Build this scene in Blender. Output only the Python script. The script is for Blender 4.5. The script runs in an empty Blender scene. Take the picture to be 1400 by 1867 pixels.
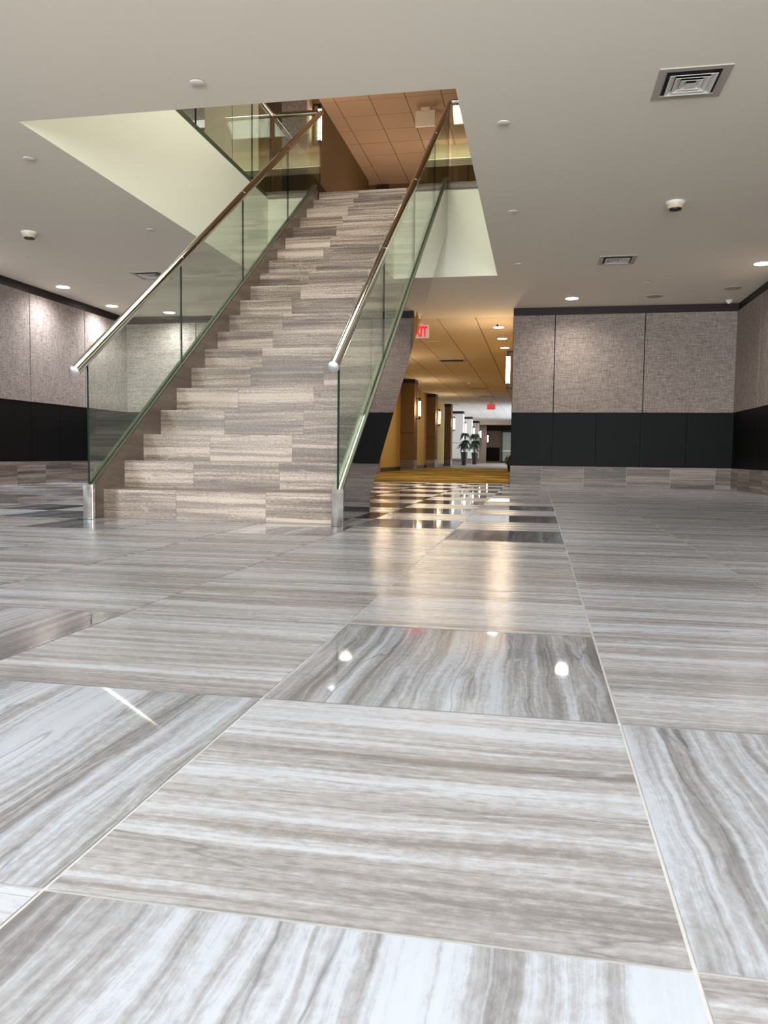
import bpy, bmesh, math, random
from mathutils import Vector, Matrix
random.seed(7)
PI = math.pi
C = bpy.context.scene.collection
SC = bpy.context.scene

# ------------------------------------------------------------------ helpers
def lin(c):
    c = c / 255.0
    return c / 12.92 if c <= .04045 else ((c + .055) / 1.055) ** 2.4
def rgb(r, g, b): return (lin(r), lin(g), lin(b), 1.0)

class MB:
    """collects polygons, then links them as ONE mesh object"""
    def __init__(s):
        s.v = []; s.f = []; s.m = []; s.s = []; s.uv = []
    def poly(s, pts, m=0, sm=False, uv=None):
        n = len(s.v); s.v += [Vector(p) for p in pts]
        s.f.append(list(range(n, n + len(pts)))); s.m.append(m); s.s.append(sm)
        s.uv.append(uv if uv else [(0, 0)] * len(pts))
    def box(s, x0, x1, y0, y1, z0, z1, m=0, off=None, rot=False, skip=''):
        ox, oy = off if off else (0, 0)
        def q(pts, ax):
            uv = []
            for p in pts:
                if ax == 'z': a, b = (p[1], p[0]) if rot else (p[0], p[1])
                elif ax == 'y': a, b = (p[0], p[2])
                else: a, b = (p[1], p[2])
                uv.append((a + ox, b + oy))
            s.poly(pts, m, False, uv)
        if 'b' not in skip: q([(x0, y0, z0), (x0, y1, z0), (x1, y1, z0), (x1, y0, z0)], 'z')
        if 't' not in skip: q([(x0, y0, z1), (x1, y0, z1), (x1, y1, z1), (x0, y1, z1)], 'z')
        q([(x0, y0, z0), (x1, y0, z0), (x1, y0, z1), (x0, y0, z1)], 'y')
        q([(x1, y1, z0), (x0, y1, z0), (x0, y1, z1), (x1, y1, z1)], 'y')
        q([(x0, y1, z0), (x0, y0, z0), (x0, y0, z1), (x0, y1, z1)], 'x')
        q([(x1, y0, z0), (x1, y1, z0), (x1, y1, z1), (x1, y0, z1)], 'x')
        return s
    def prism_x(s, poly, x0, x1, m=0, mside=None, off=(0, 0)):
        """poly: (y,z) counter-clockwise seen from +X; extruded from x0 to x1"""
        ms = m if mside is None else mside
        ox, oy = off
        uv = [(p[0] + ox, p[1] + oy) for p in poly]
        s.poly([(x1, y, z) for y, z in poly], m, False, uv)
        s.poly([(x0, y, z) for y, z in reversed(poly)], m, False, list(reversed(uv)))
        n = len(poly)
        for i in range(n):
            a = poly[i]; b = poly[(i + 1) % n]
            s.poly([(x0, a[0], a[1]), (x0, b[0], b[1]), (x1, b[0], b[1]), (x1, a[0], a[1])][::-1], ms, False,
                   [(a[0], a[1]), (b[0], b[1]), (b[0], b[1] + .1), (a[0], a[1] + .1)])
        return s
    def tube(s, p0, p1, r0, r1=None, n=20, m=0, caps=True, mc=None):
        r1 = r0 if r1 is None else r1
        p0 = Vector(p0); p1 = Vector(p1); d = (p1 - p0).normalized()
        a = d.orthogonal().normalized(); b = d.cross(a)
        R = [[c + (a * math.cos(t) + b * math.sin(t)) * r for t in [2 * math.pi * i / n for i in range(n)]] for c, r in ((p0, r0), (p1, r1))]
        for i in range(n):
            j = (i + 1) % n
            s.poly([R[0][i], R[0][j], R[1][j], R[1][i]], m, True)
        if caps:
            mc = m if mc is None else mc
            s.poly(list(reversed(R[0])), mc); s.poly(R[1], mc)
        return s
    def lathe(s, prof, c=(0, 0, 0), n=28, m=0, closed=True):
        """prof: (r,z) from top to bottom or any order, revolved about Z at c"""
        cx, cy, cz = c
        ring = []
        for r, z in prof:
            ring.append([(cx + r * math.cos(2 * math.pi * i / n), cy + r * math.sin(2 * math.pi * i / n), cz + z) for i in range(n)])
        for k in range(len(prof) - 1):
            for i in range(n):
                j = (i + 1) % n
                s.poly([ring[k][i], ring[k][j], ring[k + 1][j], ring[k + 1][i]], m, True)
        if closed:
            s.poly(ring[-1], m)
        return s
    def build(s, name, mats, parent=None, bevel=0, smooth_angle=None):
        o0 = Vector((0, 0, 0))
        p = parent
        while p is not None:
            o0 += Vector(p.location); p = p.parent
        me = bpy.data.meshes.new(name)
        me.from_pydata([v - o0 for v in s.v], [], s.f)
        if not isinstance(mats, (list, tuple)): mats = [mats]
        for mt in mats: me.materials.append(mt)
        me.polygons.foreach_set('material_index', s.m)
        ul = me.uv_layers.new(name='UVMap')
        flat = []
        for u in s.uv:
            for a in u: flat += [a[0], a[1]]
        ul.data.foreach_set('uv', flat)
        # weld, keep sharp via flags
        bm = bmesh.new(); bm.from_mesh(me)
        bmesh.ops.remove_doubles(bm, verts=bm.verts, dist=1e-6)
        bmesh.ops.recalc_face_normals(bm, faces=bm.faces)
        bm.to_mesh(me); bm.free()
        if any(s.s):
            fl = [False] * len(me.polygons)
            me.polygons.foreach_set('use_smooth', [True] * len(me.polygons))
            bm = bmesh.new(); bm.from_mesh(me)
            for e in bm.edges:
                if len(e.link_faces) == 2 and e.calc_face_angle(0) > math.radians(38): e.smooth = False
            bm.to_mesh(me); bm.free()
        ob = bpy.data.objects.new(name, me); C.objects.link(ob)
        if parent is not None: ob.parent = parent
        if bevel:
            md = ob.modifiers.new('edge', 'BEVEL'); md.width = bevel; md.segments = 2; md.limit_method = 'ANGLE'
        return ob

def thing(name, label, cat, loc=(0, 0, 0), group=None):
    o = bpy.data.objects.new(name, None); C.objects.link(o)
    o.empty_display_size = .1
    o.location = loc; o['label'] = label; o['category'] = cat
    if group: o['group'] = group
    return o
def struct(o, label=None):
    o['kind'] = 'structure'
    if label: o['label'] = label
    return o
def dup(root, loc, label, rot=None, group=None):
    r = root.copy(); C.objects.link(r); r.location = loc; r['label'] = label
    if rot is not None: r.rotation_euler = rot
    if group: r['group'] = group
    for ch in list(root.children):
        c = ch.copy(); C.objects.link(c); c.parent = r
        for g in list(ch.children):
            d = g.copy(); C.objects.link(d); d.parent = c
    return r

# ------------------------------------------------------------------ materials
def newmat(name):
    m = bpy.data.materials.new(name); m.use_nodes = True
    nt = m.node_tree; b = nt.nodes['Principled BSDF']
    return m, nt, b
def N(nt, t, **kw):
    n = nt.nodes.new(t)
    for k, v in kw.items(): setattr(n, k, v)
    return n
def pmat(name, col, rough=.5, metal=0, spec=.5, emit=None, estr=0):
    m, nt, b = newmat(name)
    b.inputs['Base Color'].default_value = col
    b.inputs['Roughness'].default_value = rough
    b.inputs['Metallic'].default_value = metal
    b.inputs['Specular IOR Level'].default_value = spec
    if emit:
        b.inputs['Emission Color'].default_value = emit
        b.inputs['Emission Strength'].default_value = estr
    return m
def mathn(nt, op, a, b=None, clamp=False):
    n = N(nt, 'ShaderNodeMath', operation=op); n.use_clamp = clamp
    for i, x in enumerate((a, b)):
        if x is None: continue
        if isinstance(x, (int, float)): n.inputs[i].default_value = x
        else: nt.links.new(x, n.inputs[i])
    return n.outputs[0]
def noise(nt, vec, scale, detail=4, rough=.55, dim='2D'):
    n = N(nt, 'ShaderNodeTexNoise', noise_dimensions=dim)
    n.inputs['Scale'].default_value = scale; n.inputs['Detail'].default_value = detail; n.inputs['Roughness'].default_value = rough
    nt.links.new(vec, n.inputs['Vector'])
    return n.outputs['Fac']

def stone(name, dark, mid, light, rough=.2, wob=.05, r_var=.06, spec=.5, band=1.0, contrast=1.0, clw=.24):
    """vein-cut travertine: u runs along the vein, v across it"""
    m, nt, b = newmat(name)
    uv = N(nt, 'ShaderNodeUVMap'); uv.uv_map = 'UVMap'
    sp = N(nt, 'ShaderNodeSeparateXYZ'); nt.links.new(uv.outputs[0], sp.inputs[0])
    u, v = sp.outputs[0], sp.outputs[1]
    def vec(su, sv, du=0., dv=0., vv=None):
        c = N(nt, 'ShaderNodeCombineXYZ')
        nt.links.new(mathn(nt, 'MULTIPLY_ADD', u, su), c.inputs[0])
        c.inputs[0].links[0].from_node.inputs[2].default_value = du
        nt.links.new(mathn(nt, 'MULTIPLY_ADD', vv if vv is not None else v, sv), c.inputs[1])
        c.inputs[1].links[0].from_node.inputs[2].default_value = dv
        return c.outputs[0]
    w = noise(nt, vec(1.6, 3.0), 1, 3, .5)
    w2 = noise(nt, vec(9, 14, 3, 5), 1, 3, .6)
    vv = mathn(nt, 'ADD', v, mathn(nt, 'MULTIPLY', mathn(nt, 'SUBTRACT', w, .5), wob * 2))
    vv = mathn(nt, 'ADD', vv, mathn(nt, 'MULTIPLY', mathn(nt, 'SUBTRACT', w2, .5), wob * .35))
    b1 = noise(nt, vec(.25, 9 * band, 0, 0, vv), 1, 4, .6)
    b2 = noise(nt, vec(.8, 38 * band, 7, 3, vv), 1, 4, .6)
    b3 = noise(nt, vec(1.6, 150 * band, 1, 9, vv), 1, 3, .65)
    cl = noise(nt, vec(48, 95, 2, 2, vv), 1, 6, .72)
    big = noise(nt, vec(.5, 2.2 * band, 4, 1, vv), 1, 2, .5)
    t = mathn(nt, 'MULTIPLY', b1, .46)
    for x, k in ((b2, .28), (b3, .15), (cl, clw), (big, .12)):
        t = mathn(nt, 'ADD', t, mathn(nt, 'MULTIPLY', x, k))
    t = mathn(nt, 'DIVIDE', t, 1.01 + clw)
    t = mathn(nt, 'ADD', mathn(nt, 'MULTIPLY', mathn(nt, 'SUBTRACT', t, .5), contrast), .5)
    rp = N(nt, 'ShaderNodeValToRGB'); cr = rp.color_ramp
    cr.elements[0].position = .24; cr.elements[0].color = tuple(c * .74 for c in dark[:3]) + (1,)
    cr.elements[1].position = .70; cr.elements[1].color = tuple(min(1, c * 1.06) for c in light[:3]) + (1,)
    e = cr.elements.new(.38); e.color = dark
    e = cr.elements.new(.50); e.color = mid
    e = cr.elements.new(.61); e.color = light
    nt.links.new(t, rp.inputs[0])
    # thin dark sutures and pale calcite seams
    d1 = noise(nt, vec(.5, 7 * band, 11, 4, vv), 1, 3, .5)
    ln = mathn(nt, 'ABSOLUTE', mathn(nt, 'SUBTRACT', d1, .47))
    ln = mathn(nt, 'SUBTRACT', 1, mathn(nt, 'DIVIDE', ln, .007), clamp=True)
    ln = mathn(nt, 'MULTIPLY', ln, mathn(nt, 'MULTIPLY', noise(nt, vec(2, 6, 8, 8), 1, 2, .5), 1.0))
    mx = N(nt, 'ShaderNodeMixRGB'); mx.blend_type = 'MIX'
    nt.links.new(ln, mx.inputs[0]); nt.links.new(rp.outputs[0], mx.inputs[1]); mx.inputs[2].default_value = (dark[0] * .45, dark[1] * .45, dark[2] * .45, 1)
    c1 = noise(nt, vec(.7, 10 * band, 21, 14, vv), 1, 3, .5)
    l2 = mathn(nt, 'ABSOLUTE', mathn(nt, 'SUBTRACT', c1, .55))
    l2 = mathn(nt, 'SUBTRACT', 1, mathn(nt, 'DIVIDE', l2, .014), clamp=True)
    l2 = mathn(nt, 'MULTIPLY', l2, mathn(nt, 'MULTIPLY', cl, .9))
    mx2 = N(nt, 'ShaderNodeMixRGB'); nt.links.new(l2, mx2.inputs[0]); nt.links.new(mx.outputs[0], mx2.inputs[1]); mx2.inputs[2].default_value = light
    nt.links.new(mx2.outputs[0], b.inputs['Base Color'])
    rr = mathn(nt, 'ADD', mathn(nt, 'MULTIPLY', mathn(nt, 'SUBTRACT', b2, .5), r_var * 2), rough, clamp=True)
    nt.links.new(rr, b.inputs['Roughness'])
    b.inputs['Specular IOR Level'].default_value = spec
    return m

M = {}
M['honed'] = stone('honed_travertine', rgb(132, 127, 126), rgb(158, 156, 157), rgb(182, 185, 192), rough=.27, wob=.012, r_var=.06, contrast=1.9)
M['polished'] = stone('polished_travertine', rgb(120, 117, 118), rgb(150, 150, 153), rgb(176, 181, 190), rough=.035, wob=.028, r_var=.01, band=.8, contrast=1.9, spec=.5, clw=.13)
M['stair'] = stone('stair_travertine', rgb(90, 76, 65), rgb(128, 112, 98), rgb(172, 156, 140), rough=.4, wob=.014, contrast=1.75)
M['skirt'] = stone('skirt_travertine', rgb(84, 70, 58), rgb(104, 88, 74), rgb(126, 110, 96), rough=.3, wob=.05)
M['base'] = stone('base_travertine', rgb(88, 78, 71), rgb(118, 106, 98), rgb(156, 144, 135), rough=.4, wob=.012, contrast=1.8, spec=.3)
M['grout'] = pmat('grout', rgb(198, 197, 195), .7)
M['grout_stair'] = pmat('stair_grout', rgb(190, 176, 160), .7)
M['ceiling'] = pmat('ceiling_paint', rgb(240, 231, 214), .9, spec=.2)
M['fascia'] = pmat('fascia_paint', rgb(228, 227, 208), .85, spec=.2)
M['black'] = pmat('black_laminate', rgb(12, 12, 12), .5, spec=.12)
M['crown'] = pmat('dark_wood', rgb(40, 30, 27), .45, spec=.2)
M['white_metal'] = pmat('white_enamel', rgb(225, 220, 210), .45)
M['grey_metal'] = pmat('grey_enamel', rgb(176, 168, 155), .5)
M['vent_dark'] = pmat('duct_dark', rgb(20, 17, 15), .8)
M['beige_plastic'] = pmat('beige_plastic', rgb(205, 190, 160), .45)
M['dark_plastic'] = pmat('dark_plastic', rgb(18, 15, 13), .4)
M['cool_lamp'] = pmat('cool_lamp', (1, 1, 1, 1), .4, emit=(1.0, .97, .95, 1), estr=22)
M['warm_tube'] = pmat('warm_tube', (1, .9, .75, 1), .4, emit=(1.0, .84, .60, 1), estr=26)
M['bronze'] = pmat('dark_bronze', rgb(36, 25, 20), .4, metal=.3)
M['red_led'] = pmat('red_led', rgb(150, 4, 12), .5, emit=(1.0, .004, .018, 1), estr=.85)
M['sign_white'] = pmat('sign_white', rgb(232, 222, 205), .5)
M['gypsum'] = pmat('upper_wall_paint', rgb(200, 186, 150), .85)
M['wood_dado'] = pmat('brown_veneer', rgb(104, 80, 52), .5)
M['leaf'] = pmat('dark_leaf', rgb(30, 44, 26), .5)
M['soil'] = pmat('soil', rgb(40, 30, 24), .95)
M['planter'] = pmat('black_planter', rgb(24, 19, 18), .35)
M['trunk'] = pmat('cane', rgb(96, 78, 56), .8)
M['ochre'] = pmat('ochre_wall', rgb(190, 160, 98), .85, spec=.1)
M['col_panel'] = pmat('column_veneer', rgb(112, 88, 56), .75, spec=.12)
M['white_panel'] = pmat('pale_column_panel', rgb(216, 214, 210), .8, spec=.12)
M['col_line'] = pmat('column_reveal', rgb(52, 36, 22), .6)
M['door_frame'] = pmat('dark_door_frame', rgb(38, 34, 34), .4)
M['frost'] = pmat('frosted_door_glass', rgb(196, 222, 224), .3)
M['tile_ceiling'] = pmat('acoustic_tile', rgb(224, 212, 194), .95, spec=.1)
M['tile_tan'] = pmat('tan_acoustic_tile', rgb(166, 136, 110), .95, spec=.1)
M['tile_white'] = pmat('white_acoustic_tile', rgb(226, 224, 222), .95, spec=.1)
M['tile_reveal'] = pmat('reveal_shade', rgb(120, 92, 62), .7)  # backing behind the tile gaps, shade of the reveals put into its colour
M['cream_stone'] = pmat('cream_column_panel', rgb(226, 216, 190), .6)
M['carpet_plain'] = None

# brushed and polished steel
def steel(name, col, rough, bump=0, bscale=4):
    m, nt, b = newmat(name)
    b.inputs['Base Color'].default_value = col; b.inputs['Metallic'].default_value = 1; b.inputs['Roughness'].default_value = rough
    if bump:
        tc = N(nt, 'ShaderNodeTexCoord')
        mp = N(nt, 'ShaderNodeMapping'); mp.inputs['Scale'].default_value = (1, 1.6, .5)
        nt.links.new(tc.outputs['Object'], mp.inputs[0])
        f = noise(nt, mp.outputs[0], bscale, 1, .4, '3D')
        bp = N(nt, 'ShaderNodeBump'); bp.inputs['Strength'].default_value = bump; bp.inputs['Distance'].default_value = .02
        nt.links.new(f, bp.inputs['Height']); nt.links.new(bp.outputs[0], b.inputs['Normal'])
    return m
M['steel'] = steel('polished_steel', (.62, .61, .57, 1), .11)
M['steel_satin'] = steel('satin_steel', (.20, .222, .162, 1), .55)
M['mirror'] = steel('mirror_steel', (.50, .47, .45, 1), .03, bump=.12, bscale=2.2)
M['cap'] = steel('polished_cap', (.93, .93, .93, 1), .42)
M['newel'] = steel('rippled_steel', (.62, .615, .60, 1), .12, bump=.35, bscale=11)

# woven fabric
m, nt, b = newmat('linen_fabric')
tc = N(nt, 'ShaderNodeTexCoord')
def fib(sx, sy, sz, s, d=3):
    mp = N(nt, 'ShaderNodeMapping'); mp.inputs['Scale'].default_value = (sx, sy, sz); nt.links.new(tc.outputs['Object'], mp.inputs[0])
    return noise(nt, mp.outputs[0], s, d, .6, '3D')
hor = fib(12, 12, 130, 1, 4); ver = fib(90, 90, 10, 1, 4); cl = fib(40, 40, 40, 1, 3)
t = mathn(nt, 'ADD', mathn(nt, 'MULTIPLY', hor, .46), mathn(nt, 'MULTIPLY', ver, .36))
t = mathn(nt, 'ADD', t, mathn(nt, 'MULTIPLY', cl, .16))
rp = N(nt, 'ShaderNodeValToRGB'); rp.color_ramp.elements[0].position = .36; rp.color_ramp.elements[0].color = rgb(104, 93, 87)
rp.color_ramp.elements[1].position = .64; rp.color_ramp.elements[1].color = rgb(178, 165, 156)
nt.links.new(t, rp.inputs[0]); nt.links.new(rp.outputs[0], b.inputs['Base Color'])
b.inputs['Roughness'].default_value = .9; b.inputs['Specular IOR Level'].default_value = .15
M['fabric'] = m
# carpet
m, nt, b = newmat('gold_carpet')
tc = N(nt, 'ShaderNodeTexCoord'); mp = N(nt, 'ShaderNodeMapping'); mp.inputs['Scale'].default_value = (1, 1, 1); nt.links.new(tc.outputs['Object'], mp.inputs[0])
f = noise(nt, mp.outputs[0], 1.1, 5, .65, '3D')
rp = N(nt, 'ShaderNodeValToRGB'); rp.color_ramp.elements[0].position = .38; rp.color_ramp.elements[0].color = rgb(100, 82, 36)
rp.color_ramp.elements[1].position = .62; rp.color_ramp.elements[1].color = rgb(158, 134, 68)
nt.links.new(f, rp.inputs[0]); nt.links.new(rp.outputs[0], b.inputs['Base Color']); b.inputs['Roughness'].default_value = 1; b.inputs['Specular IOR Level'].default_value = .05
M['carpet'] = m
# glass: clear sheet with Fresnel reflection and a green body tint
def glassmat(name, tint):
    m = bpy.data.materials.new(name); m.use_nodes = True; nt = m.node_tree; nt.nodes.clear()
    out = N(nt, 'ShaderNodeOutputMaterial'); mix = N(nt, 'ShaderNodeMixShader')
    tr = N(nt, 'ShaderNodeBsdfTransparent'); tr.inputs[0].default_value = tint
    gl = N(nt, 'ShaderNodeBsdfGlossy'); gl.inputs['Roughness'].default_value = 0.0; gl.inputs[0].default_value = (.95, 1, .96, 1)
    fr = N(nt, 'ShaderNodeFresnel'); geo = N(nt, 'ShaderNodeNewGeometry')
    ior = mathn(nt, 'ADD', mathn(nt, 'MULTIPLY', geo.outputs['Backfacing'], 1 / 1.5 - 1.5), 1.5)
    nt.links.new(ior, fr.inputs[0]); nt.links.new(fr.outputs[0], mix.inputs[0])
    nt.links.new(tr.outputs[0], mix.inputs[1]); nt.links.new(gl.outputs[0], mix.inputs[2]); nt.links.new(mix.outputs[0], out.inputs[0])
    return m
M['glass'] = glassmat('green_tinted_glass', (.90, .95, .91, 1))
M['glass_edge'] = pmat('glass_edge', rgb(10, 30, 21), .25, spec=.12)

# ------------------------------------------------------------------ measured dimensions
HC = 2.58                      # lobby ceiling
LX, RX, BY = -6.54, 2.686, 11.90
FY = -4.0                      # window end of the lobby, behind the camera
OX0, OX1, OY0, OY1 = -3.398, -.526, 4.823, 9.738   # stairwell opening
UF, UC = 3.69, 6.36            # upper floor, upper ceiling
HX = -.398                     # right wall of the corridor
HL = -3.86                     # left wall of the corridor
ZB, ZW, ZF = .293, 1.065, 2.470  # stone base, black band, fabric top
SX0, SX1, SY, T, R = -2.765, -1.195, 4.721, .2695, .1851

# ------------------------------------------------------------------ floor
X0, TW = -.461, .60
rows = [-4.0]
y = .0443
near = [.0443 - .6232 * k for k in range(6, 0, -1)] + [.0443, .6675, 1.2907, 1.9139]
mid = [2.514, 3.114, 3.56]
far = [4.0035 + .5914 * k for k in range(0, 15)]
ys = [FY] + [a for a in near if a > FY] + mid + [a for a in far if a < 12.5] + [12.60]
xs = [LX] + [X0 + TW * i for i in range(-10, 6)] + [RX]
g = .0022
fl = MB()
for k in range(len(ys) - 1):
    for i in range(len(xs) - 1):
        xa, xb, ya, yb = xs[i], xs[i + 1], ys[k], ys[k + 1]
        c = i - 10 - 1 + 0   # column number, 0 = the column right of X0
        c = round((xa - X0) / TW) if i else -11
        pol = False
        yc = (ya + yb) / 2
        if yc < 1.9139:
            r = round((ya - 1.2907) / .6232)
            pol = (r + c) % 2 == 0
        elif yc > 4.0035 and c <= 0:
            r = round((ya - 4.0035) / .5914)
            pol = (r + c) % 2 == 0
        off = (random.uniform(0, 40), random.uniform(0, 40))
        xa2, xb2, ya2, yb2 = xa + g, xb - g, ya + g, yb - g
        if pol: uv = [(q[1] + off[0], q[0] + off[1]) for q in ((xa2, ya2), (xb2, ya2), (xb2, yb2), (xa2, yb2))]
        else: uv = [(q[0] + off[0], q[1] + off[1]) for q in ((xa2, ya2), (xb2, ya2), (xb2, yb2), (xa2, yb2))]
        fl.poly([(xa2, ya2, 0), (xb2, ya2, 0), (xb2, yb2, 0), (xa2, yb2, 0)], 1 if pol else 0, False, uv)
fl.box(LX - .1, RX + .1, FY - .1, 12.60, -.12, -.0015, 2)
struct(fl.build('floor', [M['honed'], M['polished'], M['grout']]))
struct(MB().box(-4.2, 1.5, 12.60, 27.7, -.12, .004).build('floor_carpet', M['carpet']))
fh = MB()
for k in range(20):
    for i in range(8):
        off = (random.uniform(0, 40), random.uniform(0, 40)); xa = -6.2 + i * 1.2; ya = 27.7 + k * 1.5
        fh.poly([(xa + .003, ya + .003, .002), (xa + 1.197, ya + .003, .002), (xa + 1.197, ya + 1.497, .002), (xa + .003, ya + 1.497, .002)], 0, False,
                [(xa + off[0], ya + off[1]), (xa + 1.197 + off[0], ya + off[1]), (xa + 1.197 + off[0], ya + 1.5 + off[1]), (xa + off[0], ya + 1.5 + off[1])])
fh.box(-6.2, 3.4, 27.7, 57.7, -.12, 0, 1)
struct(fh.build('floor_hall', [M['base'], M['grout']]))

# ------------------------------------------------------------------ lobby ceiling with the stairwell opening
ce = MB(); ct = HC + .12
ce.box(LX - .1, OX0, FY - .1, BY + .1, HC, ct)
ce.box(OX1, RX + .1, FY - .1, BY + .1, HC, ct)
ce.box(OX0, OX1, FY - .1, OY0, HC, ct)
ce.box(OX0, OX1, OY1, BY + .1, HC, ct)
ce.box(HL - .3, HX + .1, BY + .1, 12.60, HC, ct)
struct(ce.build('ceiling', M['ceiling']))
# stairwell sides
struct(MB().box(OX0 - .1, OX0 + .002, OY0, OY1, HC + .0005, UF - .08).build('trim_1', M['fascia']), 'cream painted side of the stairwell opening')
fb = MB()
fb.box(OX0 - .1, SX0 - .05, OY1 - .002, OY1 + .1, HC + .0005, UF - .08)
fb.box(-1.19, OX1 + .1, OY1 - .002, OY1 + .1, HC + .0005, UF - .08)
fb.box(SX0 - .05, -1.19, OY1 - .002, OY1 + .1, HC + .0005, 3.0)
struct(fb.build('trim_2', M['fascia']), 'cream painted back of the stairwell opening')
struct(MB().box(OX1 - .002, OX1 + .1, OY0, OY1, HC + .0005, UF - .08).build('trim_3', M['fascia']))
struct(MB().box(OX0 - .1, OX1 + .1, OY0 - .1, OY0, ct, UF - .08).build('trim_4', M['fascia']))
sn = MB()
sn.box(OX0 - .1, SX0 - .05, OY1 - .012, OY1 + .30, UF - .08, UF, 0, (3, 5))
sn.box(-1.13, OX1 + .1, OY1 - .012, OY1 + .30, UF - .08, UF, 0, (9, 2))
struct(sn.build('trim_5', M['base']), 'grey stone nosing along the upper floor edge')
# upper floor slab around the opening
uf = MB()
uf.box(-9, OX0 - .1, 0, 18, UF - .08, UF)
uf.box(OX1 + .1, 4, 0, 18, UF - .08, UF)
uf.box(OX0 - .1, OX1 + .1, 0, OY0, UF - .08, UF)
uf.box(OX0 - .1, OX1 + .1, OY1 + .30, 18, UF - .08, UF)
struct(uf.build('floor_upper', M['carpet']))

# acoustic ceilings : lay-in tiles between slim reveals
def grid_ceiling(name, x0, x1, y0, y1, z, xo, yo, tx, ty, mt, gx=.016, gy=.005):
    b = MB(); nx0 = math.floor((x0 - xo) / tx); ny0 = math.floor((y0 - yo) / ty)
    i = nx0
    while xo + i * tx < x1:
        a = max(x0, xo + i * tx + gx / 2); c = min(x1, xo + (i + 1) * tx - gx / 2); i += 1
        if c - a < .02: continue
        k = ny0
        while yo + k * ty < y1:
            d = max(y0, yo + k * ty + gy / 2); e = min(y1, yo + (k + 1) * ty - gy / 2); k += 1
            if e - d < .02: continue
            b.box(a, c, d, e, z, z + .012, 0)
    b.box(x0, x1, y0, y1, z + .010, z + .10, 1)
    return struct(b.build(name, [mt, M['tile_reveal']]))
grid_ceiling('ceiling_hall', -4.3, 1.5, 12.60, 32.6, HC, -1.61, 12.6, .6, 1.2, M['tile_ceiling'])
grid_ceiling('ceiling_hall_far', -4.3, 1.5, 32.6, 57.6, HC, -1.61, 32.6, .6, 1.2, M['tile_white'])
grid_ceiling('ceiling_upper', -9, 4, 0, 18, UC, -3.5, .64, .6, .61, M['tile_tan'], gy=.012)

# ------------------------------------------------------------------ lobby walls
def wallset(name, axis, pos, a0, a1, inward, joints_f, joints_w, th=.1):
    """a wall plane with crown, fabric panels, black wainscot and stone base, facing 'inward' (+1/-1) along the other axis"""
    def bx(b, s0, s1, d0, d1, z0, z1, **k):
        lo, hi = sorted((pos + inward * d0, pos + inward * d1))
        if axis == 'y': b.box(s0, s1, lo, hi, z0, z1, **k)
        else: b.box(lo, hi, s0, s1, z0, z1, **k)
    b = MB(); bx(b, a0, a1, -th, 0, 0, HC); root = struct(b.build('wall_' + name, M['black']))
    jf = [a0] + joints_f + [a1]
    for p, q in zip(jf[:-1], jf[1:]):
        b = MB(); bx(b, p + .006, q - .006, .0, .024, ZW + .006, ZF - .002); b.build('fabric_panel', M['fabric'], root, bevel=.003)
    jw = [a0] + joints_w + [a1]
    for p, q in zip(jw[:-1], jw[1:]):
        b = MB(); bx(b, p + .003, q - .003, .0, .014, ZB + .012, ZW - .004); b.build('wainscot_panel', M['black'], root, bevel=.002)
    b = MB(); bx(b, a0, a1, 0, .006, ZF, HC); struct(b.build('trim_crown_' + name, M['crown']))
    b = MB(); s = a0
    k = 0
    while s < a1 - .01:
        e = min(a1, s + .60 if k else s + .42 + random.random() * .15)
        bx(b, s + .0015, e - .0015, .0, .020, 0, ZB, off=(random.uniform(0, 30), random.uniform(0, 30))); s = e; k += 1
    bx(b, a0, a1, 0, .0185, 0, ZB - .001, m=1)
    struct(b.build('baseboard_' + name, [M['base'], M['grout']]))
    return root
wallset('right', 'x', RX, FY, BY, -1, [10.65 - 1.26 * k for k in range(11, -1, -1)], [10.65 - .63 * k for k in range(22, -1, -1)])
wallset('left', 'x', LX, FY, BY, +1, [10.67 - 1.28 * k for k in range(11, -1, -1)], [10.67 - .64 * k for k in range(22, -1, -1)])
wallset('back_right', 'y', BY, HX, RX, -1, [.20, 1.447], [.20, .812, 1.427, 2.05])
wallset('back_left', 'y', BY, LX, HL, -1, [-5.334, -4.1], [-5.94, -5.334, -4.72, -4.1])
# windowed front wall, behind the camera
wf = MB()
wf.box(LX - .1, RX + .1, FY - .2, FY, 0, .25); wf.box(LX - .1, RX + .1, FY - .2, FY, 2.42, HC)
for k in range(8):
    xx = LX + (RX - LX) * k / 7.0
    wf.box(xx - .05, xx + .05, FY - .2, FY, .25, 2.42)
wf.box(-4.9, -1.0, FY - .15, FY - .05, .25, 2.42, 1)  # solid bay added out of view, keeps window glare off the newel plate
struct(wf.build('wall_front', [M['white_metal'], M['fabric']]))

# ------------------------------------------------------------------ corridor beyond the lobby
struct(MB().box(HX, HX + .12, BY + .1, 27.7, 0, HC).build('wall_hall_right', M['ochre']))
struct(MB().box(HX - .012, HX, BY - .02, 27.7, 0, .12).build('baseboard_hall_right', M['col_line']))
struct(MB().box(HL - .12, HL, BY + .1, 33.0, 0, HC).build('wall_hall_left', M['ochre']))
struct(MB().box(HL, HL + .015, BY + .1, 33.0, 0, .11).build('baseboard_hall_left', M['col_line']))
struct(MB().box(-4.32, -4.2, 33.0, 56, 0, HC).build('wall_hall_far_left', M['white_panel']))
wr = MB(); wr.box(HX + .9, HX + 1.02, 46.0, 56, 0, HC); wr.box(HX + .9, HX + 1.02, 27.7, 46, 0, .5); wr.box(HX + .9, HX + 1.02, 27.7, 46, 2.3, HC)
wr.box(HX, HX + 1.02, 27.6, 27.7, 0, HC)
for k in range(7): wr.box(HX + .9, HX + 1.02, 27.7 + 3.05 * k - .06, 27.7 + 3.05 * k + .06, .5, 2.3)
struct(wr.build('wall_hall_far_right', M['white_panel']))
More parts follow.
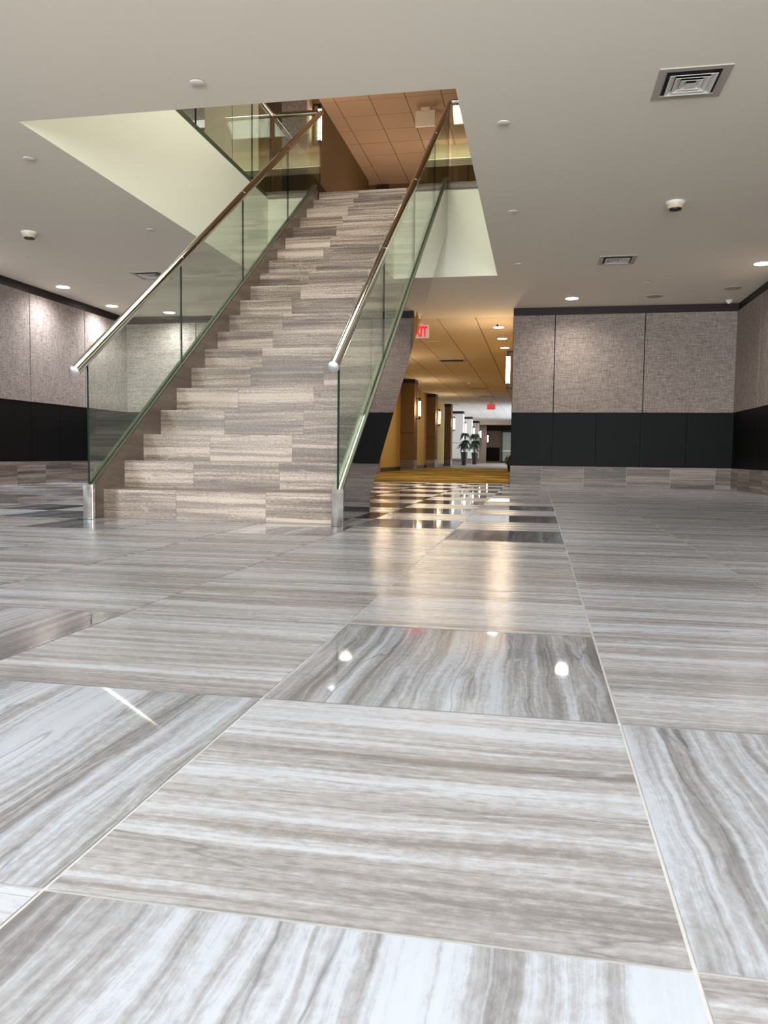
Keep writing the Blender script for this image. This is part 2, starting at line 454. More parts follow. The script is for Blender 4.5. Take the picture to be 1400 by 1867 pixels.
we = MB(); we.box(-4.3, 1.5, 56, 56.15, 0, HC); root = struct(we.build('wall_hall_end', M['fabric']))
MB().box(-4.2, -2.62, 55.97, 56, .1, 1.05).build('wainscot_panel', M['black'], root)
MB().box(-4.2, -1.6, 55.97, 56, 2.2, HC).build('crown_panel', M['crown'], root)
we = MB(); we.box(-1.15, .5, 53.0, 53.15, .0, HC); struct(we.build('wall_hall_return', M['white_panel']))
struct(MB().box(-4.2, .5, 50.6, 50.9, 2.42, HC).build('trim_beam', M['tile_ceiling']))
# far door standing half open
dr = MB(); dr.box(-2.50, -1.45, 55.80, 55.97, 0, 2.2)
dr = MB()
for a, bb, zz0, zz1 in ((-2.52, -2.42, 0, 2.2), (-1.62, -1.50, 0, 2.2), (-2.52, -1.5, 2.1, 2.2), (-2.52, -1.5, 0, .10)):
    dr.box(a, bb, 55.80, 55.97, zz0, zz1)
droot = struct(dr.build('door_1', M['door_frame']))
MB().box(-2.42, -1.62, 55.86, 55.90, .10, 2.1).build('door_glass', M['frost'], droot)
MB().box(-2.42, -1.62, 55.83, 55.86, .78, .84).build('push_bar', M['steel'], droot)
MB().box(-1.80, -1.72, 55.82, 55.86, .35, .60).build('lock_box', M['dark_plastic'], droot)

# columns along the corridor's left side
def column(y, x1, w, pm, d=.62, base=M['base']):
    b = MB(); b.box(x1 - w, x1, y, y + d, 0, HC); root = struct(b.build('column', M['col_line']))
    b = MB(); b.box(x1 - w - .0, x1 + .004, y - .004, y + d, 1.075, HC - .12); b.build('upper_panel', pm, root)
    b = MB(); b.box(x1 - w - .0, x1 + .004, y - .004, y + d, ZB + .01, 1.055); b.build('lower_panel', pm, root)
    b = MB(); b.box(x1 - w - .0, x1 + .008, y - .008, y + d, 0, ZB, off=(y, y * 2)); b.build('stone_base', base, root)
    b = MB(); b.box(x1 - w - .0, x1 + .012, y - .012, y + d, HC - .11, HC); b.build('crown_block', M['crown'], root)
    return root
for yy, x1 in ((16.9, -3.47), (22.4, -3.47), (27.75, -3.55), (33.1, -3.58)):
    column(yy, x1, x1 - HL, M['col_panel'])
for yy, x1 in ((38.5, -3.58), (43.9, -3.60), (49.3, -3.62)):
    column(yy, x1, .62, M['white_panel'])

# ------------------------------------------------------------------ staircase
st = thing('staircase', 'straight grey-brown travertine staircase rising to the upper floor', 'staircase', (-1.98, SY, 0))
JX = [SX0, -2.261, -1.661, SX1]
for n in range(1, 21):
    b = MB()
    y0 = SY + (n - 1) * T; z0 = (n - 1) * R; z1 = n * R if n < 20 else UF
    y1 = y0 + T + .02 if n < 20 else OY1 + .30
    offs = [(random.uniform(0, 40), random.uniform(0, 40)) for _ in range(3)]
    for k in range(3):
        xa = JX[k] + (.001 if k else 0); xb = JX[k + 1] - (.001 if k < 2 else 0)
        b.box(xa, xb, y0, y0 + .025, z0 + .001, z1 - .021, 0, offs[k])
        b.box(xa, xb, y0 - .001, y1, z1 - .020, z1, 0, offs[k])
    b.box(SX0 + .001, SX1 - .001, y0 + .004, y1, max(0, z0 - .06), z1 - .003, 1)
    b.build('step', [M['stair'], M['grout_stair']], st)
def zs(y): return .21 + .687 * (y - 4.60)         # top of the stringers
def zb(y): return .150 + .69 * (y - 5.38)         # their lower edge
YE = OY1 - .004
for nm, x0, x1, mirror in (('left', SX0 - .052, SX0, False), ('right', SX1, SX1 + .058, True)):
    poly = [(4.57, 0), (5.38, 0), (5.38, .15), (YE, zb(YE)), (YE, zs(YE)), (4.60, zs(4.60)), (4.57, zs(4.60))]
    inner = MB(); outer = MB()
    if mirror:
        inner.prism_x(poly, x0, x0 + .02); outer.prism_x(poly, x0 + .021, x1)
    else:
        inner.prism_x(poly, x1 - .02, x1); outer.prism_x(poly, x0, x1 - .021)
    inner.build('side_skirt', M['skirt'], st)
    o = outer.build('stringer', M['mirror'], st); o['label'] = 'mirror-polished steel stringer cladding'
sf = MB()
poly = [(5.30, .02), (5.40, .02), (YE, zb(YE) + .02), (YE, zb(YE) + .05), (5.30, .06)]
sf.prism_x([(5.38, .15), (YE, zb(YE)), (YE, zb(YE) + .04), (5.38, .19)], SX0, SX1).build('soffit', M['ceiling'], st)

# ------------------------------------------------------------------ glass balustrades
def zr(y): return .919 + .686 * (y - 4.45)
def balustrade(label, xg, xa, xb, xn0, xn1, joints, rail_end, yr0, turn):
    t = thing('glass_balustrade', label, 'balustrade', (xg, 4.57, 0), 'stair balustrades')
    js = [4.585] + joints + [9.95]
    for i, (a, c) in enumerate(zip(js[:-1], js[1:])):
        a2 = a + (.004 if i else 0); c2 = c - .004
        b = MB()
        b.prism_x([(a2, zs(a2) - .03), (c2, zs(c2) - .03), (c2, zr(c2) - .02), (a2, zr(a2) - .02)], xg - .0065, xg + .0065, 0, 1)
        b.build('glass_panel', [M['glass'], M['glass_edge']], t)
    # channel that grips the glass: two rails with a slot between
    for p, q in ((xa, xg - .008), (xg + .008, xb)):
        b = MB(); cut = [4.60] + joints + [YE]
        for a, c in zip(cut[:-1], cut[1:]):
            b.prism_x([(a + .003, zs(a) + .001), (c - .003, zs(c) + .001), (c - .003, zs(c) + .016), (a + .003, zs(a) + .016)], p, q)
        b.build('shoe_rail', M['steel_satin'], t)
    b = MB(); b.box(xn0, xn1, 4.535, 4.566, 0, .222); b.build('newel_plate', M['newel'], t, bevel=.002)
    p0 = Vector((xg, yr0, zr(yr0))); p1 = Vector((xg, rail_end, zr(rail_end)))
    b = MB(); b.tube(p0, p1, .0325, n=32); hr = b.build('handrail', M['steel'], t)
    d = (p1 - p0).normalized()
    b = MB(); ax = d.orthogonal().normalized(); bx_ = d.cross(ax); prev = None
    for rr, dd in ((.0345, .002), (.0345, -.005), (.031, -.008), (.022, -.0125), (.010, -.0150), (.0005, -.0155)):
        ring = [p0 + d * dd + (ax * math.cos(q * PI / 16) + bx_ * math.sin(q * PI / 16)) * rr for q in range(32)]
        if prev:
            for q in range(32): b.poly([prev[q], prev[(q + 1) % 32], ring[(q + 1) % 32], ring[q]], 0, True)
        prev = ring
    b.build('end_cap', M['cap'], hr)
    for j in joints:
        q = Vector((xg, j, zr(j))); b = MB(); b.tube(q - d * .006, q + d * .006, .0333, n=32); b.build('coupling', M['steel'], hr)
    return t
balustrade('glass balustrade with steel handrail along the stair edge nearer the dark left wall', -2.785, SX0 - .052, SX0, -2.800, -2.733, [5.93, 7.27, 8.64], 9.98, 4.44, -1)
balustrade('glass balustrade with steel handrail above the mirrored stringer, beside the corridor', -1.163, SX1, SX1 + .058, -1.190, -1.118, [5.94, 7.35, 8.72], 9.98, 4.46, 1)
# guardrails on the upper floor
RZ = 4.72
def guard(label, horizontal_axis, a0, a1, c, joints):
    t = thing('glass_guardrail', label, 'guardrail', ((a0 + a1) / 2, c, UF) if horizontal_axis == 'x' else (c, (a0 + a1) / 2, UF), 'upper floor guardrails')
    js = [a0] + joints + [a1]
    for p, q in zip(js[:-1], js[1:]):
        b = MB(); p2, q2 = p + .006, q - .006
        if horizontal_axis == 'x': b.box(p2, q2, c - .0065, c + .0065, UF - .0, RZ - .02)
        else: b.box(c - .0065, c + .0065, p2, q2, UF - .0, RZ - .02)
        # narrow faces read as dark edges
        for i, f in enumerate(b.f):
            pts = [b.v[k] for k in f]
            ext = sorted((max(v[k] for v in pts) - min(v[k] for v in pts)) for k in range(3))
            if ext[1] < .02: b.m[i] = 1
        b.build('glass_panel', [M['glass'], M['glass_edge']], t)
    b = MB()
    if horizontal_axis == 'x':
        b.box(a0, a1, c - .025, c - .008, UF, UF + .06); b.box(a0, a1, c + .008, c + .025, UF, UF + .06)
    else:
        b.box(c - .025, c - .008, a0, a1, UF - .09, UF - .02); b.box(c + .008, c + .025, a0, a1, UF - .09, UF - .02)
    b.build('shoe_rail', M['steel_satin'], t)
    b = MB()
    p0, p1 = ((a0, c, RZ), (a1, c, RZ)) if horizontal_axis == 'x' else ((c, a0, RZ), (c, a1, RZ))
    b.tube(p0, p1, .0325, n=28); b.build('handrail', M['steel'], t)
guard('upstairs glass guardrail along the long cream left edge of the stairwell', 'y', OY0, 9.93, OX0 - .03, [6.1, 7.655, 9.25])
guard('short upstairs glass guardrail with horizontal rail left of the stair top', 'x', OX0, -2.82, 9.975, [])
guard('short upstairs glass guardrail right of the stair top', 'x', -1.128, OX1 + .3, 9.975, [])

# ------------------------------------------------------------------ upper floor surroundings
struct(MB().box(-9, -3.75, 12.6, 12.75, UF, UC).build('wall_upper_back', M['fabric']))
w = MB(); w.box(-9, -3.75, 12.57, 12.6, UF, 5.02); struct(w.build('trim_upper_wainscot', M['black']))
w = MB(); w.box(-9, -4.5, 12.55, 12.6, 5.72, 5.84); struct(w.build('trim_picture_rail', M['white_metal']))
struct(MB().box(-3.87, -3.75, 12.75, 17.3, UF, UC).build('wall_upper_left', M['wood_dado']))
struct(MB().box(-3.75, -3.735, 12.6, 17.3, UF, 5.0).build('trim_upper_side', M['crown']))
struct(MB().box(-4.5, -1.5, 17.6, 17.7, UF, UC).build('wall_upper_end', M['wood_dado']))
struct(MB().box(-3.62, -3.35, 17.5, 17.6, UF, 6.3).build('door_2', M['door_frame']))
struct(MB().box(-2.2, 4, 15.6, 15.75, UF, UC).build('wall_upper_right', M['gypsum']))
w = MB(); w.box(-2.2, 4, 15.56, 15.6, UF, 5.95)
r_ = struct(w.build('trim_upper_dado', M['wood_dado']))
for k in range(6): MB().box(-1.9 + .45 * k, -1.885 + .45 * k, 15.552, 15.56, UF, 5.95).build('panel_joint', M['col_line'], r_)
w = MB(); w.box(-2.2, 4, 15.50, 15.6, 5.955, 6.06); w.box(-2.2, 4, 15.54, 15.6, 6.06, 6.10); struct(w.build('trim_upper_ledge', M['fascia']))
for nm, bx in (('wall_upper_far_left', (-9.1, -9, 0, 12.6)), ('wall_upper_far_right', (4, 4.1, 0, 15.6)), ('wall_upper_front', (-9, 4, -.1, 0)), ('wall_upper_corridor_right', (-2.2, -2.1, 15.75, 17.6))):
    struct(MB().box(*bx, UF, UC).build(nm, M['fabric'] if nm == 'wall_upper_front' else M['gypsum']))
# cream clad column beside the stairwell
b = MB(); b.box(-4.36, -3.62, 10.02, 10.95, UF, UC); cr = struct(b.build('column_upper', M['col_line']))
b = MB(); b.box(-4.356, -3.985, 10.012, 10.02, 4.06, UC); b.build('face_panel', M['cream_stone'], cr)
b = MB(); b.box(-3.975, -3.624, 10.012, 10.02, 4.06, UC); b.build('face_panel', M['cream_stone'], cr)
b = MB(); b.box(-3.62, -3.612, 10.03, 10.94, UF, 4.98); b.build('side_panel', M['wood_dado'], cr)
b = MB(); b.box(-4.37, -3.615, 10.005, 10.02, UF, 4.05, 0, (2, 8)); b.build('stone_base', M['base'], cr)

# ------------------------------------------------------------------ ceiling fittings
def downlight_proto(label, loc, r=.085, group='lobby downlights'):
    t = thing('downlight', label, 'ceiling light', loc, group)
    x, y, z = loc
    MB().lathe([(r + .018, 0), (r + .018, -.004), (r + .008, -.008), (r, -.006)], loc, closed=False).build('trim_ring', M['white_metal'], t)
    MB().lathe([(.001, -.0035), (r, -.0035), (r, -.005), (.001, -.007)], loc).build('lens', M['cool_lamp'], t)
    return t
d0 = downlight_proto('lit round downlight nearest the corner of the left fabric wall panels, leftmost of the lit ones', (-6.165, 9.60, HC))
d0['label'] = 'leftmost glowing round downlight above the left fabric wall'
dup(d0, (-6.225, 10.93, HC), 'glowing round downlight above the left fabric wall, just left of the handrail')
dup(d0, (-5.62, 11.55, HC), 'glowing round downlight seen through the left stair glass')
dup(d0, (.40, 11.25, HC), 'glowing round downlight above the right back fabric wall')
dup(d0, (2.375, 9.55, HC), 'glowing round downlight at the right edge of the picture, beside the right wall')
for k, (yy, lb) in enumerate(((13.58, 'round corridor downlight nearest the lobby, above the wall sconce'), (14.86, 'middle round corridor downlight of the row above the right sconce'), (16.1, 'farthest round corridor downlight, half hidden behind the right sconce bracket'))):
    dup(d0, (-.695, yy, HC), lb, group='corridor downlights')

def vent_proto(label, loc, s, lo=.0):
    t = thing('air_vent', label, 'air vent', loc, 'square ceiling vents')
    x, y, z = loc
    def ring(b, a, c, za, zc):
        P = [[(x + sx * q, y + sy * q, z + zz) for sx, sy in ((-1, -1), (1, -1), (1, 1), (-1, 1))] for q, zz in ((a, za), (c, zc))]
        for i in range(4):
            j = (i + 1) % 4
            b.poly([P[0][i], P[0][j], P[1][j], P[1][i]])
    b = MB(); ring(b, s, s, 0, -.006); ring(b, s, s * .80, -.006, -.006); ring(b, s * .80, s * .70, -.006, .004); b.build('frame', M['grey_metal'], t)
    for q in (.66, .48, .31):
        b = MB(); ring(b, s * q, s * (q - .17), -.014, -.002); ring(b, s * q, s * (q - .012), -.014, -.016); ring(b, s * (q - .012), s * (q - .17), -.016, -.004); b.build('louvre_ring', M['white_metal'], t)
    b = MB(); q = s * .15
    pk = (x, y, z - .004); P = [(x - q, y - q, z - .016), (x + q, y - q, z - .016), (x + q, y + q, z - .016), (x - q, y + q, z - .016)]
    for i in range(4): b.poly([P[i], P[(i + 1) % 4], pk])
    b.poly(P); b.build('centre_cone', M['white_metal'], t)
    b = MB(); b.box(x - s * .79, x + s * .79, y - s * .79, y + s * .79, z - .0015, z - .0005); b.build('duct_throat', M['vent_dark'], t)
    return t
v0 = vent_proto('large square ceiling vent nearest the camera, at the upper right', (.808, 4.97, HC), .195)
dup(v0, (.797, 9.165, HC), 'small-looking square ceiling vent farther back at the right, before the back wall')
dup(v0, (-4.68, 9.14, HC), 'square ceiling vent at the left, partly behind the left handrail')

def sprinkler_proto(label, loc):
    t = thing('ceiling_sprinkler', label, 'sprinkler', loc, 'flat sprinkler covers')
    MB().lathe([(.030, 0), (.030, -.006)], loc, n=24, closed=False).build('throat', M['vent_dark'], t)
    MB().lathe([(.001, -.006), (.042, -.006), (.042, -.010), (.038, -.012), (.001, -.012)], loc, n=28, closed=False).build('cover_plate', M['white_metal'], t)
    return t
s0 = sprinkler_proto('flat round sprinkler cover nearest the camera, left above the stairwell opening', (-2.0, 4.49, HC))
for xx, yy, lb in ((-.270, 5.34, 'flat round sprinkler cover just right of the stairwell corner, frontmost of that row'),
                   (-3.734, 5.41, 'flat round sprinkler cover at the far left edge of the ceiling, left of the opening'),
                   (-.268, 7.227, 'flat round sprinkler cover beside the middle of the right stairwell edge'),
                   (-3.726, 7.266, 'flat round sprinkler cover left of the handrail, between vent and stairwell edge'),
                   (-3.722, 9.159, 'flat round sprinkler cover seen through the left stair glass'),
                   (-.267, 9.164, 'flat round sprinkler cover near the far right corner of the stairwell opening'),
                   (1.271, 10.34, 'flat round sprinkler cover above the right back wall panels')):
    dup(s0, (xx, yy, HC), lb)

def smoke_proto(label, loc):
    t = thing('smoke_detector', label, 'smoke detector', loc, 'lobby smoke detectors')
    MB().lathe([(.078, 0), (.078, -.012), (.070, -.022)], loc).build('base_ring', M['white_metal'], t)
    MB().lathe([(.070, -.018), (.068, -.040), (.055, -.055), (.030, -.058)], loc).build('housing', M['beige_plastic'], t)
    MB().lathe([(.050, -.0565), (.047, -.066), (.020, -.070)], loc).build('sensor_grille', M['dark_plastic'], t)
    return t
k0 = smoke_proto('beige round smoke detector on the right half of the ceiling', (1.086, 7.20, HC))
dup(k0, (-4.98, 7.20, HC), 'beige round smoke detector on the left side of the ceiling')
def speaker_proto(label, loc):
    t = thing('ceiling_speaker', label, 'speaker', loc, 'flush ceiling speakers')
    MB().lathe([(.105, 0), (.105, -.005), (.095, -.007)], loc, closed=False).build('rim', M['grey_metal'], t)
    MB().lathe([(.001, -.006), (.095, -.005)], loc, closed=False).build('grille', M['grey_metal'], t)
    return t
p0 = speaker_proto('flat oval ceiling speaker above the middle of the right back wall', (1.474, 11.25, HC))
dup(p0, (2.365, 10.85, HC), 'flat oval ceiling speaker near the corner of the right wall')
t = thing('ceiling_sensor', 'small white dome sensor at the ceiling corner of the right wall', 'sensor', (2.50, 11.66, HC))
MB().lathe([(.045, 0), (.045, -.015), (.034, -.03)], (2.50, 11.66, HC)).build('housing', M['white_metal'], t)
MB().lathe([(.03, -.028), (.022, -.045), (.008, -.05)], (2.50, 11.66, HC)).build('lens', M['sign_white'], t)
# corridor fittings
def slot(label, x, y, w, d):
    t = thing('slot_diffuser', label, 'air vent', (x, y, HC), 'corridor slot vents')
    b = MB(); b.box(x - w, x + w, y - d, y - d * .6, HC - .012, HC - .001); b.box(x - w, x + w, y + d * .6, y + d, HC - .012, HC - .001)
    b.box(x - w, x - w * .86, y - d * .6, y + d * .6, HC - .012, HC - .001); b.box(x + w * .86, x + w, y - d * .6, y + d * .6, HC - .012, HC - .001)
    b.build('frame', M['grey_metal'], t)
    MB().box(x - w * .86, x + w * .86, y - d * .6, y + d * .6, HC - .008, HC - .001).build('louvre', M['vent_dark'], t)
slot('long ceiling slot vent with bright ends in the corridor, nearer the lobby', -1.96, 18.1, .30, .30)
slot('dark ceiling slot vent in the corridor, just in front of the farther one', -1.88, 25.6, .30, .16)
slot('farthest thin ceiling slot vent in the corridor', -1.86, 29.0, .30, .16)
t = thing('ceiling_sprinkler_pendent', 'small dark pendent sprinkler head before the nearest corridor downlight', 'sprinkler', (-.698, 13.2, HC))
MB().lathe([(.03, 0), (.03, -.008), (.012, -.012)], (-.698, 13.2, HC)).build('escutcheon', M['white_metal'], t)
MB().lathe([(.010, -.01), (.010, -.03), (.022, -.034), (.004, -.05)], (-.698, 13.2, HC), n=16).build('deflector', M['bronze'], t)
t = thing('ceiling_speaker', 'dim round speaker on the corridor ceiling behind the exit sign', 'speaker', (-1.98, 15.2, HC))
MB().lathe([(.14, 0), (.14, -.006), (.001, -.008)], (-1.98, 15.2, HC), closed=False).build('grille', M['tile_ceiling'], t)
t = thing('corridor_detector', 'small round detector on the corridor ceiling before the dark slot vent', 'smoke detector', (-2.02, 23.6, HC))
MB().lathe([(.075, 0), (.075, -.02), (.04, -.05)], (-2.02, 23.6, HC)).build('housing', M['beige_plastic'], t)

# exit signs
def exit_letters(parent, x, y, z, w, h, depth=.004):
    cu = bpy.data.curves.new('letters', 'FONT'); cu.body = 'EXIT'; cu.size = h; cu.align_x = 'CENTER'; cu.align_y = 'CENTER'
    cu.extrude = depth; cu.offset = h * .045; cu.space_character = 1.02
    tmp = bpy.data.objects.new('letters', cu); C.objects.link(tmp)
    dg = bpy.context.evaluated_depsgraph_get(); me = bpy.data.meshes.new_from_object(tmp.evaluated_get(dg))
    C.objects.unlink(tmp); bpy.data.objects.remove(tmp)
    me.materials.clear(); me.materials.append(M['red_led'])
    o = bpy.data.objects.new('letters', me); C.objects.link(o); o.parent = parent
    pl = Vector(parent.location)
    o.location = Vector((x, y, z)) - pl; o.rotation_euler = (math.pi / 2, 0, 0)
    xs_ = [v.co.x for v in me.vertices]; ys_ = [v.co.y for v in me.vertices]
    cx_, cy_ = (max(xs_) + min(xs_)) / 2, (max(ys_) + min(ys_)) / 2
    kx, ky = w * .86 / (max(xs_) - min(xs_)), h * .80 / (max(ys_) - min(ys_))
    for v in me.vertices: v.co.x = (v.co.x - cx_) * kx; v.co.y = (v.co.y - cy_) * ky
    o['label'] = 'glowing red letters EXIT'
    return o
def exit_sign(label, x, y, ztop, w=.32, h=.215, letters=True, zc=HC):
    t = thing('exit_sign', label, 'exit sign', (x, y, ztop - h), 'exit signs')
    MB().box(x - w / 2, x + w / 2, y - .025, y + .025, ztop - h, ztop).build('housing', M['sign_white'], t, bevel=.004)
    MB().box(x - w * .22, x + w * .22, y - .02, y + .02, ztop, zc).build('mount', M['sign_white'], t)
    if letters: exit_letters(t, x, y - .026, ztop - h / 2, w, h)
    else:
        MB().lathe([(.008, 0), (.006, -.015)], (x + .0, y, ztop - h), n=12).build('test_button', M['sign_white'], t)
    return t
exit_sign('white exit sign with red letters cut off by the mirrored stair stringer', -1.955, 13.05, 2.555)
exit_sign('tiny far exit sign glowing red in the pale end of the corridor', -1.87, 32.0, 2.50)
exit_sign('blank pale back of an exit sign on the upper floor ceiling', -2.03, 13.9, UC - .055, .34, .26, False, UC)

# wall sconces: half-round tube held in a square bracket
def sconce(label, face_x, y, zc, d, h=.60):
    """d=+1 mounts on a face looking +X, -1 looking -X"""
    t = thing('wall_sconce', label, 'wall light', (face_x, y, zc), 'tube wall sconces')
    def bx(b, a, c, y0, y1, z0, z1):
        lo, hi = sorted((face_x + d * a, face_x + d * c)); b.box(lo, hi, y0, y1, z0, z1)
    b = MB(); bx(b, .001, .014, y - .03, y + .03, zc - h / 2, zc + h / 2)
    b.build('back_plate', M['bronze'], t)
    for sgn in (1, -1):
        b = MB(); z = zc + sgn * (h / 2 - .012); bx(b, .014, .125, y - .022, y + .022, z - .012, z + .012)
        z2 = zc + sgn * (h / 2 - .055); bx(b, .080, .125, y - .022, y + .022, min(z2 - .04, z2 + .04), max(z2 - .04, z2 + .04)); b.build('bracket', M['bronze'], t)
    xx = face_x + d * .102
    b = MB(); b.tube((xx, y, zc - h / 2 + .09), (xx, y, zc + h / 2 - .09), .031, n=20); b.build('glass_tube', M['warm_tube'], t)
    return t
first = sconce('corridor wall sconce on the nearest brown column seen beside the stair', -3.466, 22.72, 1.77, 1)
sconce('corridor wall sconce on the column tucked behind the mirrored stair stringer', -3.466, 17.2, 1.77, 1)
for (yy, xx, lb) in ((28.05, -3.546, 'corridor wall sconce on the second visible brown column'),
                     (33.4, -3.576, 'corridor wall sconce on the last brown column, against the pale column'),
                     (38.8, -3.576, 'corridor wall sconce on the nearest pale column, above the first plant'),
                     (44.2, -3.596, 'corridor wall sconce on the second pale column, above the second plant'),
                     (49.6, -3.616, 'small far corridor wall sconce on the last pale column')):
    dup(first, (xx, yy, 1.77), lb)
t = dup(first, (-3.4, 53.5, 1.60), 'farthest tiny wall sconce before the end wall of the corridor')
struct(MB().box(-4.2, -3.401, 53.3, 53.8, 0, HC).build('column', M['fabric']))
sconce('bright tall wall sconce on the corridor side of the right back wall', HX, 12.9, 1.80, -1, .60)
sconce('tall bright sconce on the upper floor wall left of the stair top', -3.735, 12.95, 5.80, 1, .66)

# potted plants
def plant(label, x, y, hp, rp, hl, nl, spread, seed):
    rnd = random.Random(seed)
    t = thing('potted_plant', label, 'plant', (x, y, 0), 'corridor plants')
    MB().lathe([(rp * .62, 0), (rp, hp), (rp * 1.06, hp), (rp * 1.06, hp - .03), (rp * .92, hp - .03), (rp * .9, hp - .05)], (x, y, .004), n=24).build('planter', M['planter'], t)
    MB().lathe([(rp * .9, hp - .05), (.001, hp - .04)], (x, y, .004), n=20, closed=False).build('soil', M['soil'], t)
    tops = []
    stems = ((0, 0, hl), (.05, .03, hl * .62), (-.05, -.02, hl * .42)) if hl > .6 else ((0, 0, hl * .3),)
    for i, (dx, dy, hh) in enumerate(stems):
        b = MB(); b.tube((x + dx * .4, y + dy * .4, hp - .05), (x + dx, y + dy, hp + hh), .016, .010, n=10); b.build('stem', M['trunk'], t); tops.append((x + dx, y + dy, hp + hh))
    b = MB()
    for (tx, ty, tz) in tops:
        for k in range(nl):
            an = rnd.uniform(0, 2 * math.pi); L = spread * rnd.uniform(.7, 1.15); up = rnd.uniform(.1, .9)
            d = Vector((math.cos(an), math.sin(an), 0)); sd = Vector((-d.y, d.x, 0)); wd = .034 + rnd.random() * .018
            prev = None
            for s in range(6):
                f = s / 5.0
                p = Vector((tx, ty, tz + rnd.uniform(-.0, .0))) + d * (L * f) + Vector((0, 0, L * (up * f - 1.35 * f * f)))
                ww = wd * math.sin(math.pi * min(.98, .12 + .86 * f)) + .001
                cur = (p + sd * ww, p + Vector((0, 0, -.012)), p - sd * ww)
                if prev:
                    b.poly([prev[0], cur[0], cur[1], prev[1]], 0, True); b.poly([prev[1], cur[1], cur[2], prev[2]], 0, True)
                prev = cur
    o = b.build('foliage', M['leaf'], t)
    md = o.modifiers.new('thick', 'SOLIDIFY'); md.thickness = .003
    return t
plant('tall potted plant in a black planter against the first pale corridor column', -3.40, 37.4, .62, .17, .85, 26, .30, 1)
plant('tall potted plant in a black planter against the second pale corridor column', -3.28, 42.2, .62, .19, .95, 30, .36, 2)
plant('low dark potted plant at the foot of the corridor right wall', -.72, 22.6, .34, .15, .30, 22, .26, 3)

# ------------------------------------------------------------------ lights
def area(name, loc, rot, sx, sy, power, col, spread=180):
    l = bpy.data.lights.new(name, 'AREA'); l.shape = 'RECTANGLE'; l.size = sx; l.size_y = sy; l.energy = power; l.color = col; l.spread = math.radians(spread)
    o = bpy.data.objects.new(name, l); C.objects.link(o); o.location = loc; o.rotation_euler = rot
    return o
def spot(loc, power, col, ang=100, blend=.6, r=.06):
    l = bpy.data.lights.new('downlight_beam', 'SPOT'); l.energy = power; l.color = col; l.spot_size = math.radians(ang); l.spot_blend = blend; l.shadow_soft_size = r
    o = bpy.data.objects.new('downlight_beam', l); C.objects.link(o); o.location = loc
    return o
# daylight through the front windows (behind the camera)
for xa, xb, pw in ((-1.0, RX, 760), (LX, -4.9, 400)):
    area('window_daylight', ((xa + xb) / 2, FY - .25, 1.35), (PI / 2, 0, 0), xb - xa, 2.2, pw, (.88, .94, 1.0))
# unseen fill lights added over the entrance end, brighten the near floor
for xx in (-4.2, -1.9, .4):
    area('entrance_fill', (xx, -.7, HC - .02), (0, 0, 0), .9, .9, 12, (.78, .88, 1.0))
# lobby downlights
cool = (.90, .93, 1.0)
for q in ((-6.165, 9.60), (-6.225, 10.93), (-5.62, 11.55)): spot((q[0], q[1], HC - .03), 95, cool, 164, 1.0, .09)
spot((.40, 11.25, HC - .03), 80, (1, .93, .86), 160, 1.0, .09); spot((2.375, 9.55, HC - .03), 80, (1, .95, .9), 160, 1.0, .09)
spot((-6.2, 7.95, HC - .03), 110, cool, 164, 1.0, .09)
for yy in (13.58, 14.86, 16.1): spot((-.695, yy, HC - .03), 35, (1, .78, .50), 130)
# corridor: warm fill lights added under the ceiling, no fixtures there
for yy in (15.5, 20.0, 25.0):
    area('corridor_fill', (-2.2, yy, HC - .03), (0, 0, 0), .5, .5, 30, (1, .82, .60))
# glow of the wall sconces
def glow(loc, power, r=.03):
    l = bpy.data.lights.new('sconce_glow', 'POINT'); l.energy = power; l.color = (1, .72, .42); l.shadow_soft_size = r
    o = bpy.data.objects.new('sconce_glow', l); C.objects.link(o); o.location = loc
glow((HX - .17, 12.9, 1.80), 16)
for xx, yy in ((-3.466, 17.2), (-3.466, 22.72), (-3.546, 28.05)): glow((xx + .17, yy, 1.77), 13)
# daylight from the windows on the corridor's far right
area('corridor_daylight', (HX + 1.1, 41, 1.4), (0, PI / 2, 0), 1.8, 14, 380, (.90, .95, 1.0), 150)
area('corridor_far_fill', (-2.2, 51.5, HC - .2), (0, 0, 0), 2, 3, 60, (1, .92, .84))  # unseen area light without a fixture, fills the corridor end
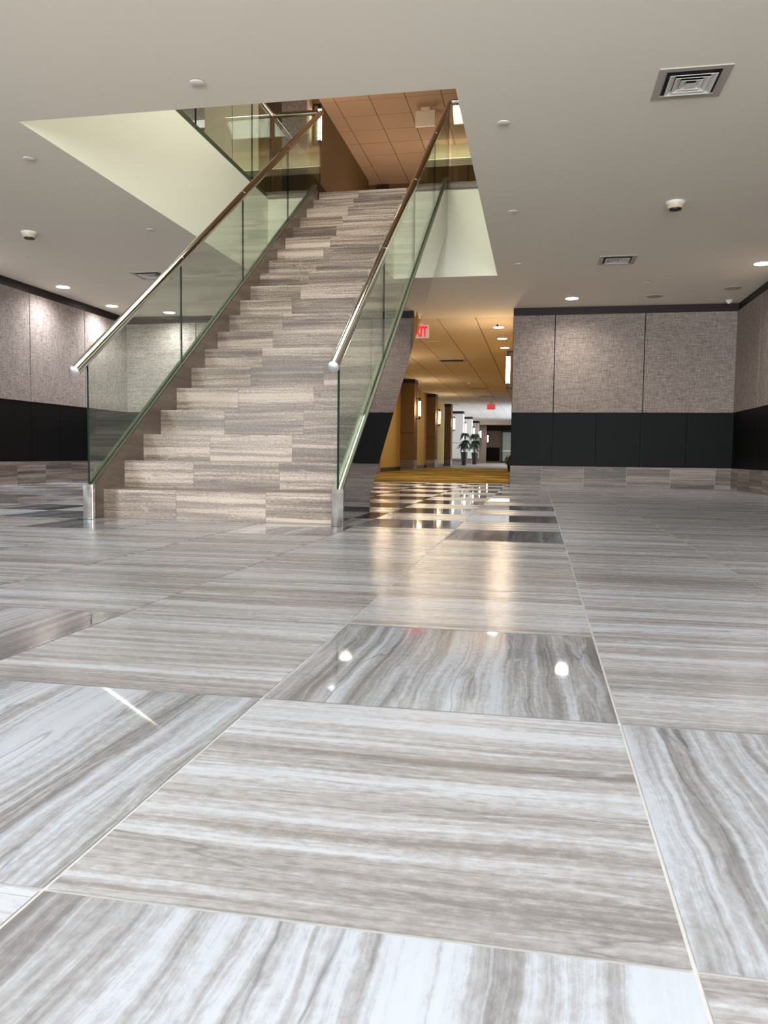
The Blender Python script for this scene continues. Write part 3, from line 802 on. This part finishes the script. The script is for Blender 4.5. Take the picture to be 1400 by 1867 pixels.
# upper floor lamps above the stairwell
area('stairwell_lamp', (-2.0, 6.6, UC - .05), (0, 0, 0), 2.4, 2.4, 205, (1.0, .98, .92))
for yy in (12.0, 15.4): area('upper_corridor_fill', (-2.75, yy, UF + .5), (PI, 0, 0), .9, 1.6, 30, (1.0, .84, .68))  # added uplights with no real lamp, brighten the upper ceiling
area('upper_left_fill', (-6.0, 10.9, UC - .03), (0, 0, 0), 1.2, 1.2, 85, (.96, .97, 1.0))  # unseen fill added to light the grey upper left wall
area('upper_ledge_lamp', (.9, 15.45, 6.07), (PI * .97, 0, 0), 6.0, .05, 11, (1.0, .94, .80))
w = bpy.data.worlds.new('World'); SC.world = w; w.use_nodes = True
w.node_tree.nodes['Background'].inputs[0].default_value = (.72, .82, 1, 1); w.node_tree.nodes['Background'].inputs[1].default_value = .6

# ------------------------------------------------------------------ camera
cam = bpy.data.cameras.new('Camera'); co = bpy.data.objects.new('Camera', cam); C.objects.link(co)
F, PIT, YAW, ROL, H = 1448.10, .0713, .1901, .0112, .424
cam.sensor_fit = 'VERTICAL'; cam.sensor_height = 24.0; cam.lens = F / 1867 * 24.0
cam.clip_start = .02; cam.clip_end = 200
fwd = Vector((-math.sin(YAW) * math.cos(PIT), math.cos(YAW) * math.cos(PIT), -math.sin(PIT)))
right = Vector((math.cos(YAW), math.sin(YAW), 0)); up = right.cross(fwd)
r2 = right * math.cos(ROL) + up * math.sin(ROL); u2 = -right * math.sin(ROL) + up * math.cos(ROL)
co.matrix_world = Matrix(((r2.x, u2.x, -fwd.x, 0), (r2.y, u2.y, -fwd.y, 0), (r2.z, u2.z, -fwd.z, H), (0, 0, 0, 1)))
SC.camera = co
SC.view_settings.view_transform = 'Standard'; SC.view_settings.look = 'None'; SC.view_settings.gamma = 1; SC.view_settings.use_curve_mapping = False
SC.view_settings.exposure = 0.25
SC.cycles.max_bounces = 10; SC.cycles.diffuse_bounces = 5; SC.cycles.glossy_bounces = 6; SC.cycles.transparent_max_bounces = 24
SC.cycles.sample_clamp_indirect = 8; SC.cycles.use_denoising = True
